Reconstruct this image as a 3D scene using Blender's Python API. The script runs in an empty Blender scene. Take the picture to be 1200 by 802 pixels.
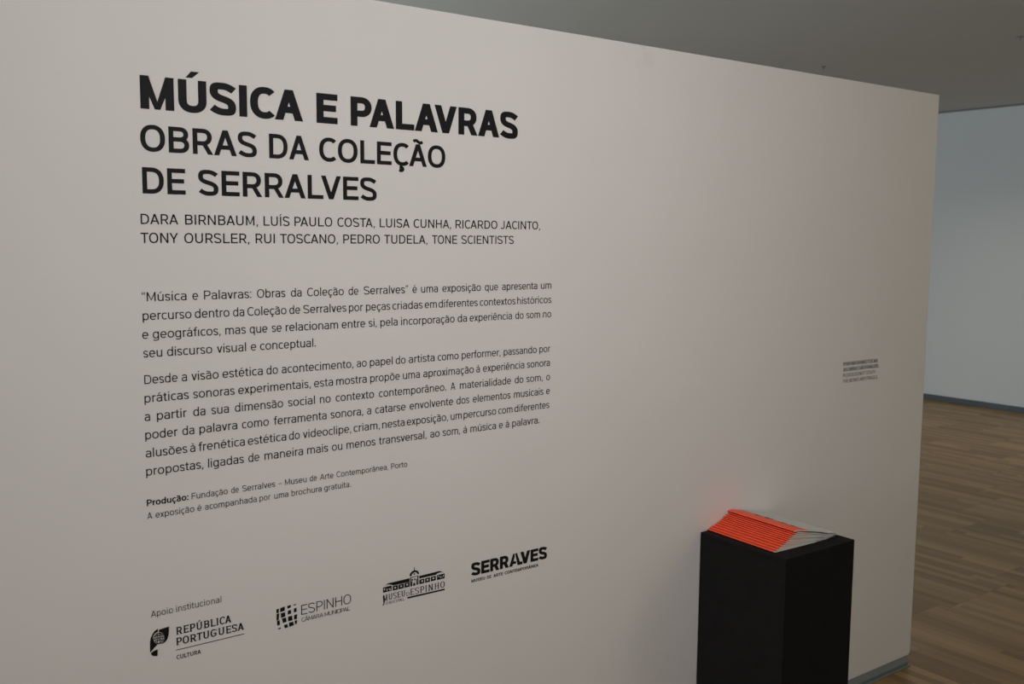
import bpy, bmesh, math, random, json
from mathutils import Matrix, Vector
random.seed(7)
scene = bpy.context.scene

# ------------------------------------------------------------------ camera
cam_d = bpy.data.cameras.new('camera')
cam = bpy.data.objects.new('camera', cam_d)
scene.collection.objects.link(cam)
scene.camera = cam
cam_d.sensor_width = 36.0
cam_d.lens = 34.7387
cam_d.clip_start = 0.05
cam_d.clip_end = 100
CR = Vector((0.8027538, -0.59625521, 0.00812823))
CU = Vector((0.05674611, 0.08995357, 0.99432803))
CF = Vector((0.59360443, 0.79773936, -0.10604573))
M = Matrix((CR, CU, -CF)).transposed().to_4x4()
M.translation = Vector((0.0, -1.875, 1.51275))
cam.matrix_world = M
cam_d.dof.use_dof = True
cam_d.dof.focus_distance = 2.2
cam_d.dof.aperture_fstop = 8.0

# ------------------------------------------------------------------ view, world, lights
scene.view_settings.view_transform = 'Standard'
scene.view_settings.look = 'None'
scene.view_settings.gamma = 1.0
scene.view_settings.use_curve_mapping = False
scene.view_settings.exposure = 0.0
world = bpy.data.worlds.new('world')
scene.world = world
world.use_nodes = True
world.node_tree.nodes['Background'].inputs[0].default_value = (0.8, 0.85, 0.9, 1)
world.node_tree.nodes['Background'].inputs[1].default_value = 0.0

def area(name, loc, target, sx, sy, power, col, spread=180):
    d = bpy.data.lights.new(name, 'AREA')
    d.shape = 'RECTANGLE'; d.size = sx; d.size_y = sy
    d.energy = power; d.color = col; d.spread = math.radians(spread)
    o = bpy.data.objects.new(name, d)
    scene.collection.objects.link(o)
    o.location = loc
    o.rotation_euler = (Vector(target) - Vector(loc)).to_track_quat('-Z', 'Y').to_euler()
    return o
# ceiling light field over the spot in front of the panel, daylight from the hall behind
area('ceiling_light', (1.05, -2.0, 2.58), (1.15, 0, 1.30), 1.4, 0.6, 22.5, (1.0, 0.965, 0.985), 135)
area('warm_fill', (4.3, -2.2, 2.66), (3.6, -1.0, 0.6), 1.0, 1.0, 13, (1.0, 0.85, 0.50))  # added warm fill: lifts the panel's right side, near floor and booklets
area('far_floor_fill', (6.8, 2.2, 2.66), (6.8, 2.2, 0), 1.2, 1.2, 11, (1.0, 0.92, 0.80), 140)  # another added fill, only to brighten the floor towards the far wall
area('hall_daylight', (-1.0, 5.0, 0.9), (5.0, 2.6, 2.7), 2.6, 1.4, 155, (0.78, 0.93, 1.0))
area('side_daylight', (6.0, -5.0, 1.7), (8.6, 2.4, 1.2), 2.0, 1.6, 20, (0.86, 0.95, 1.0))
area('window_daylight', (-4.7, -0.75, 1.35), (2.1, -0.2, 0.8), 0.9, 1.6, 40, (0.90, 0.98, 0.96), 110)

# ------------------------------------------------------------------ materials
def lin(c):
    return tuple(((v / 255.0) / 12.92 if v / 255.0 <= 0.04045 else ((v / 255.0 + 0.055) / 1.055) ** 2.4) for v in c)

def mat(name, rgb, rough=0.6, spec=0.3, noise=0.0, scale=20.0, bump=0.0, bscale=200.0):
    m = bpy.data.materials.new(name); m.use_nodes = True
    nt = m.node_tree; b = nt.nodes['Principled BSDF']
    b.inputs['Roughness'].default_value = rough
    b.inputs['Specular IOR Level'].default_value = spec
    b.inputs['Base Color'].default_value = (*rgb, 1)
    tc = nt.nodes.new('ShaderNodeTexCoord')
    if noise:
        n = nt.nodes.new('ShaderNodeTexNoise'); n.inputs['Scale'].default_value = scale; n.inputs['Detail'].default_value = 4
        nt.links.new(tc.outputs['Object'], n.inputs['Vector'])
        r = nt.nodes.new('ShaderNodeMapRange')
        r.inputs['From Min'].default_value = 0.3; r.inputs['From Max'].default_value = 0.7
        r.inputs['To Min'].default_value = 1 - noise; r.inputs['To Max'].default_value = 1 + noise
        nt.links.new(n.outputs['Fac'], r.inputs['Value'])
        mx = nt.nodes.new('ShaderNodeVectorMath'); mx.operation = 'SCALE'
        mx.inputs[0].default_value = rgb
        nt.links.new(r.outputs[0], mx.inputs['Scale'])
        nt.links.new(mx.outputs[0], b.inputs['Base Color'])
    if bump:
        n2 = nt.nodes.new('ShaderNodeTexNoise'); n2.inputs['Scale'].default_value = bscale
        nt.links.new(tc.outputs['Object'], n2.inputs['Vector'])
        bp = nt.nodes.new('ShaderNodeBump'); bp.inputs['Strength'].default_value = bump; bp.inputs['Distance'].default_value = 0.001
        nt.links.new(n2.outputs['Fac'], bp.inputs['Height'])
        nt.links.new(bp.outputs[0], b.inputs['Normal'])
    return m

def panel_material():
    base = (0.70, 0.678, 0.64)
    m = mat('painted_panel', base, 0.75, 0.2, 0.012, 3.0, 0.12, 260.0)
    nt = m.node_tree; b = nt.nodes['Principled BSDF']
    src = b.inputs['Base Color'].links[0].from_socket
    geo = nt.nodes.new('ShaderNodeNewGeometry')
    # a few scuffs left on the paint near the top edge (fixed to the panel)
    for (x, z, rx, rz, amt) in ((1.822, 1.966, 0.030, 0.028, 0.10), (1.806, 1.997, 0.012, 0.010, 0.16),
                                (2.168, 1.976, 0.012, 0.010, 0.07), (1.79, 1.955, 0.02, 0.02, 0.05)):
        mp = nt.nodes.new('ShaderNodeVectorMath'); mp.operation = 'SUBTRACT'; mp.inputs[1].default_value = (x, 0, z)
        nt.links.new(geo.outputs['Position'], mp.inputs[0])
        sc = nt.nodes.new('ShaderNodeVectorMath'); sc.operation = 'MULTIPLY'; sc.inputs[1].default_value = (1 / rx, 0, 1 / rz)
        nt.links.new(mp.outputs[0], sc.inputs[0])
        ln = nt.nodes.new('ShaderNodeVectorMath'); ln.operation = 'LENGTH'; nt.links.new(sc.outputs[0], ln.inputs[0])
        nz = nt.nodes.new('ShaderNodeTexNoise'); nz.inputs['Scale'].default_value = 1.0
        ms = nt.nodes.new('ShaderNodeVectorMath'); ms.operation = 'MULTIPLY'; ms.inputs[1].default_value = (220, 0, 40)
        nt.links.new(geo.outputs['Position'], ms.inputs[0]); nt.links.new(ms.outputs[0], nz.inputs['Vector'])
        mr = nt.nodes.new('ShaderNodeMapRange'); mr.inputs['From Min'].default_value = 0.4; mr.inputs['From Max'].default_value = 1.0
        mr.inputs['To Min'].default_value = amt; mr.inputs['To Max'].default_value = 0.0
        nt.links.new(ln.outputs['Value'], mr.inputs['Value'])
        mu = nt.nodes.new('ShaderNodeMath'); mu.operation = 'MULTIPLY'
        nt.links.new(mr.outputs[0], mu.inputs[0]); nt.links.new(nz.outputs['Fac'], mu.inputs[1])
        sb = nt.nodes.new('ShaderNodeMath'); sb.operation = 'SUBTRACT'; sb.inputs[0].default_value = 1.0
        nt.links.new(mu.outputs[0], sb.inputs[1])
        vs = nt.nodes.new('ShaderNodeVectorMath'); vs.operation = 'SCALE'
        nt.links.new(src, vs.inputs[0]); nt.links.new(sb.outputs[0], vs.inputs['Scale'])
        src = vs.outputs[0]
    nt.links.new(src, b.inputs['Base Color'])
    return m

def floor_material():
    m = bpy.data.materials.new('oak_parquet'); m.use_nodes = True
    nt = m.node_tree; b = nt.nodes['Principled BSDF']; N = nt.nodes.new; K = nt.links.new
    def math_(op, a, c=None):
        n = N('ShaderNodeMath'); n.operation = op
        for i, v in enumerate((a, c)):
            if v is None: continue
            if isinstance(v, (int, float)): n.inputs[i].default_value = v
            else: K(v, n.inputs[i])
        return n.outputs[0]
    geo = N('ShaderNodeNewGeometry'); sp = N('ShaderNodeSeparateXYZ'); K(geo.outputs['Position'], sp.inputs[0])
    x, y = sp.outputs[0], sp.outputs[1]
    PW, PL, SW = 0.48, 0.60, 0.040          # panel of 12 strips, panel length, strip width
    xs = math_('ADD', x, 0.02); col = math_('FLOOR', math_('DIVIDE', xs, PW))
    hc = N('ShaderNodeTexWhiteNoise'); hc.noise_dimensions = '1D'; K(col, hc.inputs['W'])
    ys = math_('ADD', math_('DIVIDE', y, PL), hc.outputs['Value'])
    row = math_('FLOOR', ys); strip = math_('FLOOR', math_('DIVIDE', xs, SW))
    # strips are cut to two lengths inside one panel
    hs = N('ShaderNodeTexWhiteNoise'); hs.noise_dimensions = '2D'
    cv = N('ShaderNodeCombineXYZ'); K(strip, cv.inputs[0]); K(row, cv.inputs[1]); K(cv.outputs[0], hs.inputs['Vector'])
    fr = math_('FRACT', ys)
    cut = math_('GREATER_THAN', fr, math_('ADD', math_('MULTIPLY', hs.outputs['Value'], 1.6), 0.15))
    hv = N('ShaderNodeTexWhiteNoise'); hv.noise_dimensions = '3D'
    cw = N('ShaderNodeCombineXYZ'); K(strip, cw.inputs[0]); K(row, cw.inputs[1]); K(cut, cw.inputs[2]); K(cw.outputs[0], hv.inputs['Vector'])
    hp = N('ShaderNodeTexWhiteNoise'); hp.noise_dimensions = '2D'
    cp = N('ShaderNodeCombineXYZ'); K(col, cp.inputs[0]); K(row, cp.inputs[1]); K(cp.outputs[0], hp.inputs['Vector'])
    # grain along the strips
    gm = N('ShaderNodeVectorMath'); gm.operation = 'MULTIPLY'; gm.inputs[1].default_value = (95, 3.5, 1)
    K(geo.outputs['Position'], gm.inputs[0])
    ga = N('ShaderNodeVectorMath'); ga.operation = 'ADD'; K(gm.outputs[0], ga.inputs[0]); K(hv.outputs['Color'], ga.inputs[1])
    g = N('ShaderNodeTexNoise'); g.inputs['Scale'].default_value = 1.0; g.inputs['Detail'].default_value = 5; K(ga.outputs[0], g.inputs['Vector'])
    t = math_('ADD', math_('MULTIPLY', hv.outputs['Value'], 0.48), math_('MULTIPLY', g.outputs['Fac'], 0.38))
    t = math_('ADD', t, math_('MULTIPLY', hp.outputs['Value'], 0.14))
    rp = N('ShaderNodeValToRGB'); K(t, rp.inputs[0])
    e = rp.color_ramp.elements
    e[0].position = 0.10; e[0].color = (*FLOOR_A, 1)
    e[1].position = 0.95; e[1].color = (*FLOOR_C, 1)
    mid = e.new(0.5); mid.color = (*FLOOR_B, 1)
    # joints
    def joint(fv, wd):
        d = math_('MINIMUM', fv, math_('SUBTRACT', 1.0, fv))
        return math_('LESS_THAN', d, wd)
    jp = joint(fr, 0.0022); js = joint(math_('FRACT', math_('DIVIDE', xs, PW)), 0.0018)
    j = math_('MAXIMUM', jp, js)
    mx = N('ShaderNodeMix'); mx.data_type = 'RGBA'; K(math_('MULTIPLY', j, 0.6), mx.inputs[0])
    K(rp.outputs[0], mx.inputs[6]); mx.inputs[7].default_value = (0.03, 0.02, 0.012, 1)
    K(mx.outputs[2], b.inputs['Base Color'])
    b.inputs['Roughness'].default_value = 0.42
    b.inputs['Specular IOR Level'].default_value = 0.35
    bp = N('ShaderNodeBump'); bp.inputs['Strength'].default_value = 0.05; bp.inputs['Distance'].default_value = 0.001
    K(g.outputs['Fac'], bp.inputs['Height']); K(bp.outputs[0], b.inputs['Normal'])
    return m

FLOOR_A = (0.14, 0.076, 0.027); FLOOR_B = (0.27, 0.168, 0.066); FLOOR_C = (0.43, 0.285, 0.125)
M_panel = panel_material()
M_floor = floor_material()
M_ceil = mat('ceiling_plaster', (0.62, 0.61, 0.60), 0.9, 0.1, 0.015, 1.2, 0.05, 120)
M_wall = mat('far_wall_plaster', (0.70, 0.71, 0.72), 0.9, 0.1, 0.01, 1.0, 0.05, 120)
M_base = mat('grey_metal_plinth_track', (0.16, 0.18, 0.175), 0.45, 0.5, 0.05, 30)
M_skirt = mat('dark_grey_skirting', (0.10, 0.115, 0.13), 0.6, 0.3, 0.05, 10)
M_gap = mat('shadow_gap_profile', (0.26, 0.26, 0.26), 0.8, 0.1)
M_vinyl = mat('black_vinyl', (0.008, 0.0075, 0.008), 0.6, 0.15, 0.08, 60)
M_vgrey = mat('soft_black_vinyl', (0.014, 0.013, 0.013), 0.6, 0.15, 0.08, 60)
M_bare = mat('pale_inset', (0.62, 0.60, 0.56), 0.7, 0.2, 0.02, 40)
M_plinth = mat('matt_black_paint', (0.0075, 0.0068, 0.0072), 0.7, 0.12, 0.15, 25, 0.05, 150)
M_red = mat('red_orange_cover_stock', (0.88, 0.108, 0.045), 0.5, 0.35, 0.05, 40)
M_cover = mat('pale_grey_cover_stock', (0.56, 0.565, 0.52), 0.5, 0.3, 0.03, 30)
M_page = mat('cream_paper', (0.60, 0.56, 0.49), 0.9, 0.1, 0.06, 400)
M_ink = mat('dark_print', (0.04, 0.02, 0.018), 0.6, 0.2, 0.1, 80)
M_hook = mat('dark_metal_fitting', (0.24, 0.24, 0.23), 0.5, 0.4, 0.05, 50)

# ------------------------------------------------------------------ object helpers
COL = scene.collection
def link_bm(name, bm, m, parent=None, smooth=False):
    me = bpy.data.meshes.new(name)
    bmesh.ops.recalc_face_normals(bm, faces=bm.faces)
    bm.to_mesh(me); bm.free()
    for k in (m if isinstance(m, (list, tuple)) else [m]): me.materials.append(k)
    if smooth:
        for p in me.polygons: p.use_smooth = True
    o = bpy.data.objects.new(name, me); COL.objects.link(o)
    if parent: o.parent = parent
    return o
def thing(name, label, cat, loc=(0, 0, 0), group=None):
    o = bpy.data.objects.new(name, None); COL.objects.link(o)
    o.location = loc; o.empty_display_size = 0.05
    o['label'] = label; o['category'] = cat
    if group: o['group'] = group
    return o
def struct(o): o['kind'] = 'structure'; return o
def add_box(bm, x0, x1, y0, y1, z0, z1):
    vs = [bm.verts.new(p) for p in ((x0, y0, z0), (x1, y0, z0), (x1, y1, z0), (x0, y1, z0), (x0, y0, z1), (x1, y0, z1), (x1, y1, z1), (x0, y1, z1))]
    for f in ((0, 3, 2, 1), (4, 5, 6, 7), (0, 1, 5, 4), (1, 2, 6, 5), (2, 3, 7, 6), (3, 0, 4, 7)):
        bm.faces.new([vs[i] for i in f])
def box_obj(name, x0, x1, y0, y1, z0, z1, m, bev=0.0, parent=None):
    bm = bmesh.new(); add_box(bm, x0, x1, y0, y1, z0, z1)
    if bev: bmesh.ops.bevel(bm, geom=bm.edges[:], offset=bev, segments=3, affect='EDGES', profile=0.5)
    return link_bm(name, bm, m, parent)

# ------------------------------------------------------------------ the setting
XW, ZC = 8.757, 2.70
struct(box_obj('floor', -5.0, XW + 0.2, -7.0, 7.0, -0.10, 0.0, M_floor))
struct(box_obj('ceiling', -5.0, XW + 0.2, -7.0, 7.0, ZC, ZC + 0.10, M_ceil))
struct(box_obj('wall_right', XW, XW + 0.2, -7.0, 7.0, 0.0, ZC - 0.018, M_wall))
struct(box_obj('trim_1', XW + 0.012, XW + 0.2, -7.0, 7.0, ZC - 0.018, ZC, M_gap))
struct(box_obj('baseboard_right', XW - 0.012, XW, -7.0, 7.0, 0.0, 0.053, M_skirt, 0.002))
struct(box_obj('wall_left', -5.2, -5.0, -7.0, 7.0, 0.0, ZC, M_wall))
struct(box_obj('wall_back', -5.0, XW, -7.2, -7.0, 0.0, ZC, M_wall))
struct(box_obj('wall_front', -5.0, XW, 7.0, 7.2, 0.0, ZC, M_wall))

# freestanding partition with a rounded lower corner and softened edges
def partition():
    x0, x1, z0, z1, r = -4.9, 3.1865, 0.034, 2.001, 0.016
    prof = [(x0, z0), (x1 - r, z0)]
    for i in range(1, 7):
        a = -math.pi / 2 + i * math.pi / 12
        prof.append((x1 - r + r * math.cos(a), z0 + r + r * math.sin(a)))
    prof += [(x1, z1), (x0, z1)]
    bm = bmesh.new()
    f = [bm.verts.new((x, 0.0, z)) for x, z in prof]; b = [bm.verts.new((x, 0.20, z)) for x, z in prof]
    n = len(prof); bm.faces.new(f); bm.faces.new(b[::-1])
    for i in range(n): bm.faces.new((f[i], b[i], b[(i + 1) % n], f[(i + 1) % n]))
    bmesh.ops.recalc_face_normals(bm, faces=bm.faces)
    ed = [e for e in bm.edges if abs(e.verts[0].co.y - e.verts[1].co.y) < 1e-6 and min(e.verts[0].co.x, e.verts[1].co.x) > x0 - 1 and not (e.verts[0].co.x < x0 + .01 and e.verts[1].co.x < x0 + .01)]
    bmesh.ops.bevel(bm, geom=ed, offset=0.004, segments=3, affect='EDGES', profile=0.5)
    return struct(link_bm('wall_center', bm, M_panel))
partition()
def base_track():
    # stepped metal track the partition stands in: recessed upright, sloping ledge, groove, lip
    pf = [(0.10, 0.0), (-0.016, 0.0), (-0.016, 0.005), (-0.0125, 0.007), (-0.0105, 0.002), (-0.0065, 0.002), (-0.0055, 0.014), (0.0035, 0.033), (0.10, 0.033)]
    bm = bmesh.new()
    a = [bm.verts.new((-4.9, y, z)) for y, z in pf]; b = [bm.verts.new((3.166, y, z)) for y, z in pf]
    n = len(pf); bm.faces.new(a); bm.faces.new(b[::-1])
    for i in range(n): bm.faces.new((a[i], a[(i + 1) % n], b[(i + 1) % n], b[i]))
    return struct(link_bm('baseboard_center', bm, M_base))
base_track()

# ------------------------------------------------------------------ lettering: a small stroke alphabet, built as geometry
def se(cx, cy, rx, ry, a0, a1, n=12, e=2.25):
    out = []
    for i in range(n + 1):
        a = math.radians(a0 + (a1 - a0) * i / n); c, s = math.cos(a), math.sin(a)
        out.append((cx + rx * math.copysign(abs(c) ** (2 / e), c), cy + ry * math.copysign(abs(s) ** (2 / e), s)))
    return out
def bz(p0, p1, p2, p3, n=8):
    return [tuple((1 - t) ** 3 * a + 3 * (1 - t) ** 2 * t * b + 3 * (1 - t) * t * t * c + t ** 3 * d for a, b, c, d in zip(p0, p1, p2, p3)) for t in (i / n for i in range(n + 1))]
def chain(*segs):
    out = []
    for s in segs:
        for p in s:
            if not out or abs(p[0] - out[-1][0]) + abs(p[1] - out[-1][1]) > 1e-5: out.append(p)
    return out
def s_curve(W, H, w, h):
    L, R, T, B = w / 2, W - w / 2, H - h / 2, h / 2
    m = W / 2; ov = 0.012
    T += ov; B -= ov
    yu, yl = H * 0.735, H * 0.265
    a = bz((W * .915, H - h * .5 - H * .11), (W * .80, H - h * .5 - H * .11 + H * .06), (W * .66, T), (m, T))
    b = bz((m, T), (W * .20, T), (L, H * .90), (L, yu))
    c = bz((L, yu), (L, H * .60), (W * .28, H * .545), (m, H * .5))
    half = chain(a, b, c)
    other = [(W - x, H - y) for x, y in reversed(half)]
    return chain(half, other)
def diag(x0, y0, x1, y1, d):      # slanted leg with level cuts
    return [(x0, y0), (x0 + d, y0), (x1 + d, y1), (x1, y1)]
ACC = {'Á': ('A', 'acute'), 'Ã': ('A', 'tilde'), 'Â': ('A', 'circ'), 'Ú': ('U', 'acute'), 'Í': ('I', 'acute'), 'Ç': ('C', 'ced'), 'Ê': ('E', 'circ'),
       'á': ('a', 'acute'), 'à': ('a', 'grave'), 'ã': ('a', 'tilde'), 'â': ('a', 'circ'), 'é': ('e', 'acute'), 'ê': ('e', 'circ'), 'í': ('ı', 'acute'),
       'ó': ('o', 'acute'), 'õ': ('o', 'tilde'), 'ú': ('u', 'acute'), 'ç': ('c', 'ced')}
XH, ASC, DSC = 0.745, 1.04, -0.255
SB = dict(A=(.12, .12), B=(1, .6), C=(.55, .35), D=(1, .6), E=(1, .5), F=(1, .4), G=(.55, .9), H=(1, 1), I=(1, 1), J=(.3, 1), K=(1, .15), L=(1, .2), M=(1, 1), N=(1, 1), O=(.55, .55),
          P=(1, .4), R=(1, .3), S=(.5, .5), T=(.2, .2), U=(1, 1), V=(.12, .12), W=(.12, .12), X=(.15, .15), Y=(.1, .1), a=(.55, .9), b=(1, .6), c=(.6, .35), d=(.6, 1), e=(.6, .55), f=(.3, .1),
          g=(.6, 1), h=(1, .95), i=(1, 1), l=(1, 1), m=(1, .95), n=(1, .95), o=(.6, .6), p=(1, .6), q=(.6, 1), r=(1, .1), s=(.5, .5), t=(.2, .35), u=(.95, 1), v=(.15, .15), x=(.15, .15))
SB['ı'] = (1, 1)
KERN = {('A', 'V'): -.16, ('V', 'A'): -.14, ('P', 'A'): -.12, ('L', 'V'): -.13, ('T', 'A'): -.1, ('A', 'T'): -.1, ('T', 'O'): -.03, ('L', 'T'): -.12, ('F', 'A'): -.1, ('A', 'Y'): -.1, ('L', 'Y'): -.1, ('C', 'A'): -.03, ('N', 'Y'): -.02, ('v', 'r'): 0, ('r', 'a'): 0.0}
def glyph(ch, w, h, serif=False):
    """primitives in cap-height units: ('r', centreline) ribbon, ('c', centreline) closed ribbon, ('p', polygon)"""
    P = []
    R_ = lambda pts: P.append(('r', pts)); C_ = lambda pts: P.append(('c', pts)); Q_ = lambda pts: P.append(('p', pts))
    k = w - 0.115
    L, T, B = w / 2, 1 - h / 2, h / 2; ov = 0.012
    feet = []                                   # serif positions (x, y level)
    def stem(x, y0=0.0, y1=1.0): R_([(x, y0), (x, y1)]); feet.extend([(x, y0), (x, y1)])
    if ch in ACC:
        b, a = ACC[ch]
        P, x0, x1 = glyph(b, w, h, serif); P = list(P)
        up = b.isupper(); top = 1.0 if up else XH; m = (x0 + x1) / 2
        g = 0.06 if up else 0.085
        if a in ('acute', 'grave'):
            s = 1 if a == 'acute' else -1
            ww = max(w * .85, .10)
            hh = .20
            q = [(m - s * .09 - ww * .5, top + g), (m - s * .09 + ww * .42, top + g), (m + s * .06 + ww * .75, top + g + hh), (m + s * .06 - ww * .4, top + g + hh)]
            P.append(('p', q))
        elif a == 'tilde':
            yy = top + g + .055; hw = .21 + .35 * k; am = .04 + .2 * h * .3
            pts = [(m - hw + 2 * hw * i / 14, yy + am * math.sin(2 * math.pi * i / 14)) for i in range(15)]
            P.append(('t', pts))
        elif a == 'circ':
            P.append(('t', [(m - .17, top + g + .02), (m, top + g + .16), (m + .17, top + g + .02)]))
        else:
            P.append(('t', chain([(m, 0.0), (m - .02, -.07)], bz((m - .02, -.08), (m + .13, -.07), (m + .13, -.24), (m - .02, -.225), 6), [(m - .10, -.20)])))
        return P, x0, x1
    if ch == 'A':
        W = .86 + .85 * k; d = w * 1.1
        Q_(diag(0, 0, W / 2 - d / 2, 1, d)); Q_(diag(W - d, 0, W / 2 - d / 2, 1, d))
        yb = .235; f = (yb + h) / 1.0
        Q_([(d * .5 + (W / 2 - d / 2) * yb, yb), (W - d * .5 - (W / 2 - d / 2) * yb, yb), (W - d * .5 - (W / 2 - d / 2) * f, yb + h), (d * .5 + (W / 2 - d / 2) * f, yb + h)])
        feet += [(d / 2, 0), (W - d / 2, 0)]
    elif ch == 'B':
        W = .73 + .8 * k; stem(L); R = W - w / 2; mid = .52
        xr = R - .03
        R_(chain([(L * .5, T), (xr - .25, T)], se(xr - .25, (T + mid) / 2, .25, (T - mid) / 2, 90, -90), [(L * .5, mid)]))
        R_(chain([(L * .5, mid), (R - .27, mid)], se(R - .27, (B + mid) / 2, .27, (mid - B) / 2, 90, -90), [(L * .5, B)]))
    elif ch in 'CG':
        We = .855 + .8 * k; cx, cy = We / 2, .5; rx, ry = We / 2 - w / 2, .5 + ov - h / 2
        if ch == 'C': R_(se(cx, cy, rx, ry, 47, 313, 26, 2.3))
        else:
            R_(chain(se(cx, cy, rx, ry, 47, 318, 26, 2.3)))
            R_([(cx + rx * .97, .13), (cx + rx * .97, .50)]); R_([(cx + rx * .97 + w * .5, .50 - h / 2), (cx + .03, .50 - h / 2)])
    elif ch == 'D':
        W = .78 + .8 * k; stem(L); R = W - w / 2; rx = min(.40, R - L)
        R_(chain([(L * .5, T), (R - rx, T)], se(R - rx, .5, rx, T - .5, 90, -90, 18, 2.35), [(L * .5, B)]))
    elif ch in 'EF':
        W = .67 + .75 * k; stem(L); R_([(L * .5, T), (W, T)]); R_([(L * .5, .515), (W * .93, .515)])
        if ch == 'E': R_([(L * .5, B), (W, B)])
    elif ch == 'H':
        W = .77 + .8 * k; stem(L); stem(W - L); R_([(L, .515), (W - L, .515)])
    elif ch in 'Iı':
        W = w; stem(L, 0, 1 if ch == 'I' else XH)
    elif ch == 'J':
        W = .62 + .8 * k; R = W - w / 2; R_(chain([(R, 1), (R, .32)], se(R - .25 - .2 * k, .32, .25 + .2 * k, .32 + ov - h / 2, 0, -140, 12)))
    elif ch == 'K':
        W = .76 + .85 * k; stem(L); Q_(diag(L, .30, W - w * 1.15, 1, w * 1.15)); Q_(diag(W - w * 1.15, 0, W * .32, .62, w * 1.1))
    elif ch == 'L':
        W = .65 + .75 * k; stem(L); R_([(L * .5, B), (W, B)])
    elif ch == 'M':
        W = .87 + .95 * k; stem(L); stem(W - L); d = w * 1.02
        lo = .0 if w > .2 else .12
        Q_([(0, 1), (d * .95, 1), (W / 2 + d * .30, lo), (W / 2 - d * .30, lo)]); Q_([(W, 1), (W - d * .95, 1), (W / 2 - d * .30, lo), (W / 2 + d * .30, lo)])
    elif ch == 'N':
        W = .78 + .85 * k; stem(L); stem(W - L); d = w * 1.05; Q_([(0, 1), (d, 1), (W, 0), (W - d, 0)])
    elif ch == 'O':
        W = .865 + .85 * k; C_(se(W / 2, .5, W / 2 - w / 2, .5 + ov - h / 2, 0, 360, 36, 2.3)[:-1])
    elif ch in 'PR':
        W = .70 + .8 * k; stem(L); R = W - w / 2; mid = .43
        rx = .27
        R_(chain([(L * .5, T), (R - rx, T)], se(R - rx, (T + mid) / 2, rx, (T - mid) / 2, 90, -90, 14), [(L * .5, mid)]))
        if ch == 'R': W = .745 + .85 * k; Q_(diag(W - w * 1.1, 0, W * .47 - w * .35, mid + h * .3, w * 1.08)); feet.append((W - w * .5, 0))
    elif ch == 'S':
        W = .735 + .75 * k; R_(s_curve(W, 1, w, h))
    elif ch == 'T':
        W = .735 + .75 * k; stem(W / 2); R_([(0, T), (W, T)])
    elif ch == 'U':
        W = .755 + .85 * k; R = W - L; rx = R - L; yy = .36
        R_(chain([(L, 1), (L, yy)], se(W / 2, yy, rx / 2, yy + ov - h / 2, 180, 360, 18, 2.25), [(R, 1)])); feet += [(L, 1), (R, 1)]
    elif ch == 'V':
        W = .85 + .85 * k; d = w * 1.1
        Q_(diag(0, 1, W / 2 - d / 2, 0, d)); Q_(diag(W - d, 1, W / 2 - d / 2, 0, d))
    elif ch == 'W':
        W = 1.22 + 1.2 * k; d = w * 1.05; q = W / 4
        Q_(diag(0, 1, q * 1.05 - d / 2, 0, d)); Q_(diag(W / 2 - d / 2, 1, q * 1.05 - d / 2, 0, d)); Q_(diag(W / 2 - d / 2, 1, W - q * 1.05 - d / 2, 0, d)); Q_(diag(W - d, 1, W - q * 1.05 - d / 2, 0, d))
    elif ch == 'X':
        W = .82 + .85 * k; d = w * 1.15; Q_(diag(0, 0, W - d, 1, d)); Q_(diag(W - d, 0, 0, 1, d))
    elif ch == 'Y':
        W = .84 + .85 * k; d = w * 1.12; stem(W / 2, 0, .42); Q_(diag(W / 2 - d / 2, .38, 0, 1, d)); Q_(diag(W / 2 - d / 2, .38, W - d, 1, d))
    elif ch == 'a':
        W = .585 + .7 * k; R = W - w / 2; t = XH + ov - h / 2; mb = .44
        R_(chain(bz((.04 + w * .3, XH * .855 - h * .25), (W * .2, t), (W * .35, t), (W * .5, t), 6), bz((W * .5, t), (R - .05, t), (R, XH * .86), (R, XH * .66), 8), [(R, 0)]))
        R_(chain([(R, mb - h * .2)], [(W * .48, mb - h * .2)], se(W * .48, (mb - h * .2 + B - ov) / 2, W * .48 - L, (mb - h * .2 - B + ov) / 2, 90, 270, 12), bz((W * .48, B - ov), (W * .75, B - ov), (R, .12), (R, .24), 6)))
    elif ch in 'bdpqg':
        W = .635 + .8 * k; left = ch in 'bp'
        sx = L if left else W - L
        y0, y1 = {'b': (0, ASC), 'd': (0, ASC), 'p': (DSC, XH), 'q': (DSC, XH), 'g': (-.03, XH)}[ch]
        R_([(sx, y0), (sx, y1)])
        rx = (W - w) / 2; C_(se(W / 2, XH / 2, rx, XH / 2 + ov - h / 2, 0, 360, 28, 2.3)[:-1])
        if ch == 'g': R_(chain([(sx, 0.0), (sx, -.06)], bz((sx, -.06), (sx, -.2), (W * .68, -.265 + h / 2), (W * .46, -.265 + h / 2), 8), [(W * .30, -.26 + h / 2)], [(W * .12, -.215 + h / 2)]))
    elif ch in 'ce':
        We = .655 + .8 * k; cx, cy = We / 2, XH / 2; rx, ry = We / 2 - w / 2, XH / 2 + ov - h / 2
        if ch == 'c': R_(se(cx, cy, rx, ry, 50, 310, 22, 2.3))
        else:
            We = .645 + .8 * k; cx = We / 2; rx = We / 2 - w / 2
            R_(chain([(cx + rx, cy - h * .45)], se(cx, cy, rx, ry, 2, 318, 26, 2.3))); R_([(cx - rx, cy - h * .02), (cx + rx, cy - h * .02)])
    elif ch == 'f':
        W = .40 + .6 * k; x = .16 + w / 2 - .03; R_(chain([(x, 0), (x, ASC - .24)], bz((x, ASC - .24), (x, ASC - .06), (x + .06, ASC - h / 2), (W - .06, ASC - h / 2), 6), [(W, ASC - h / 2)])); R_([(0, XH - h / 2), (W - .03, XH - h / 2)])
    elif ch in 'hn':
        W = .60 + .8 * k; R = W - L; R_([(L, 0), (L, ASC if ch == 'h' else XH)])
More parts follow.
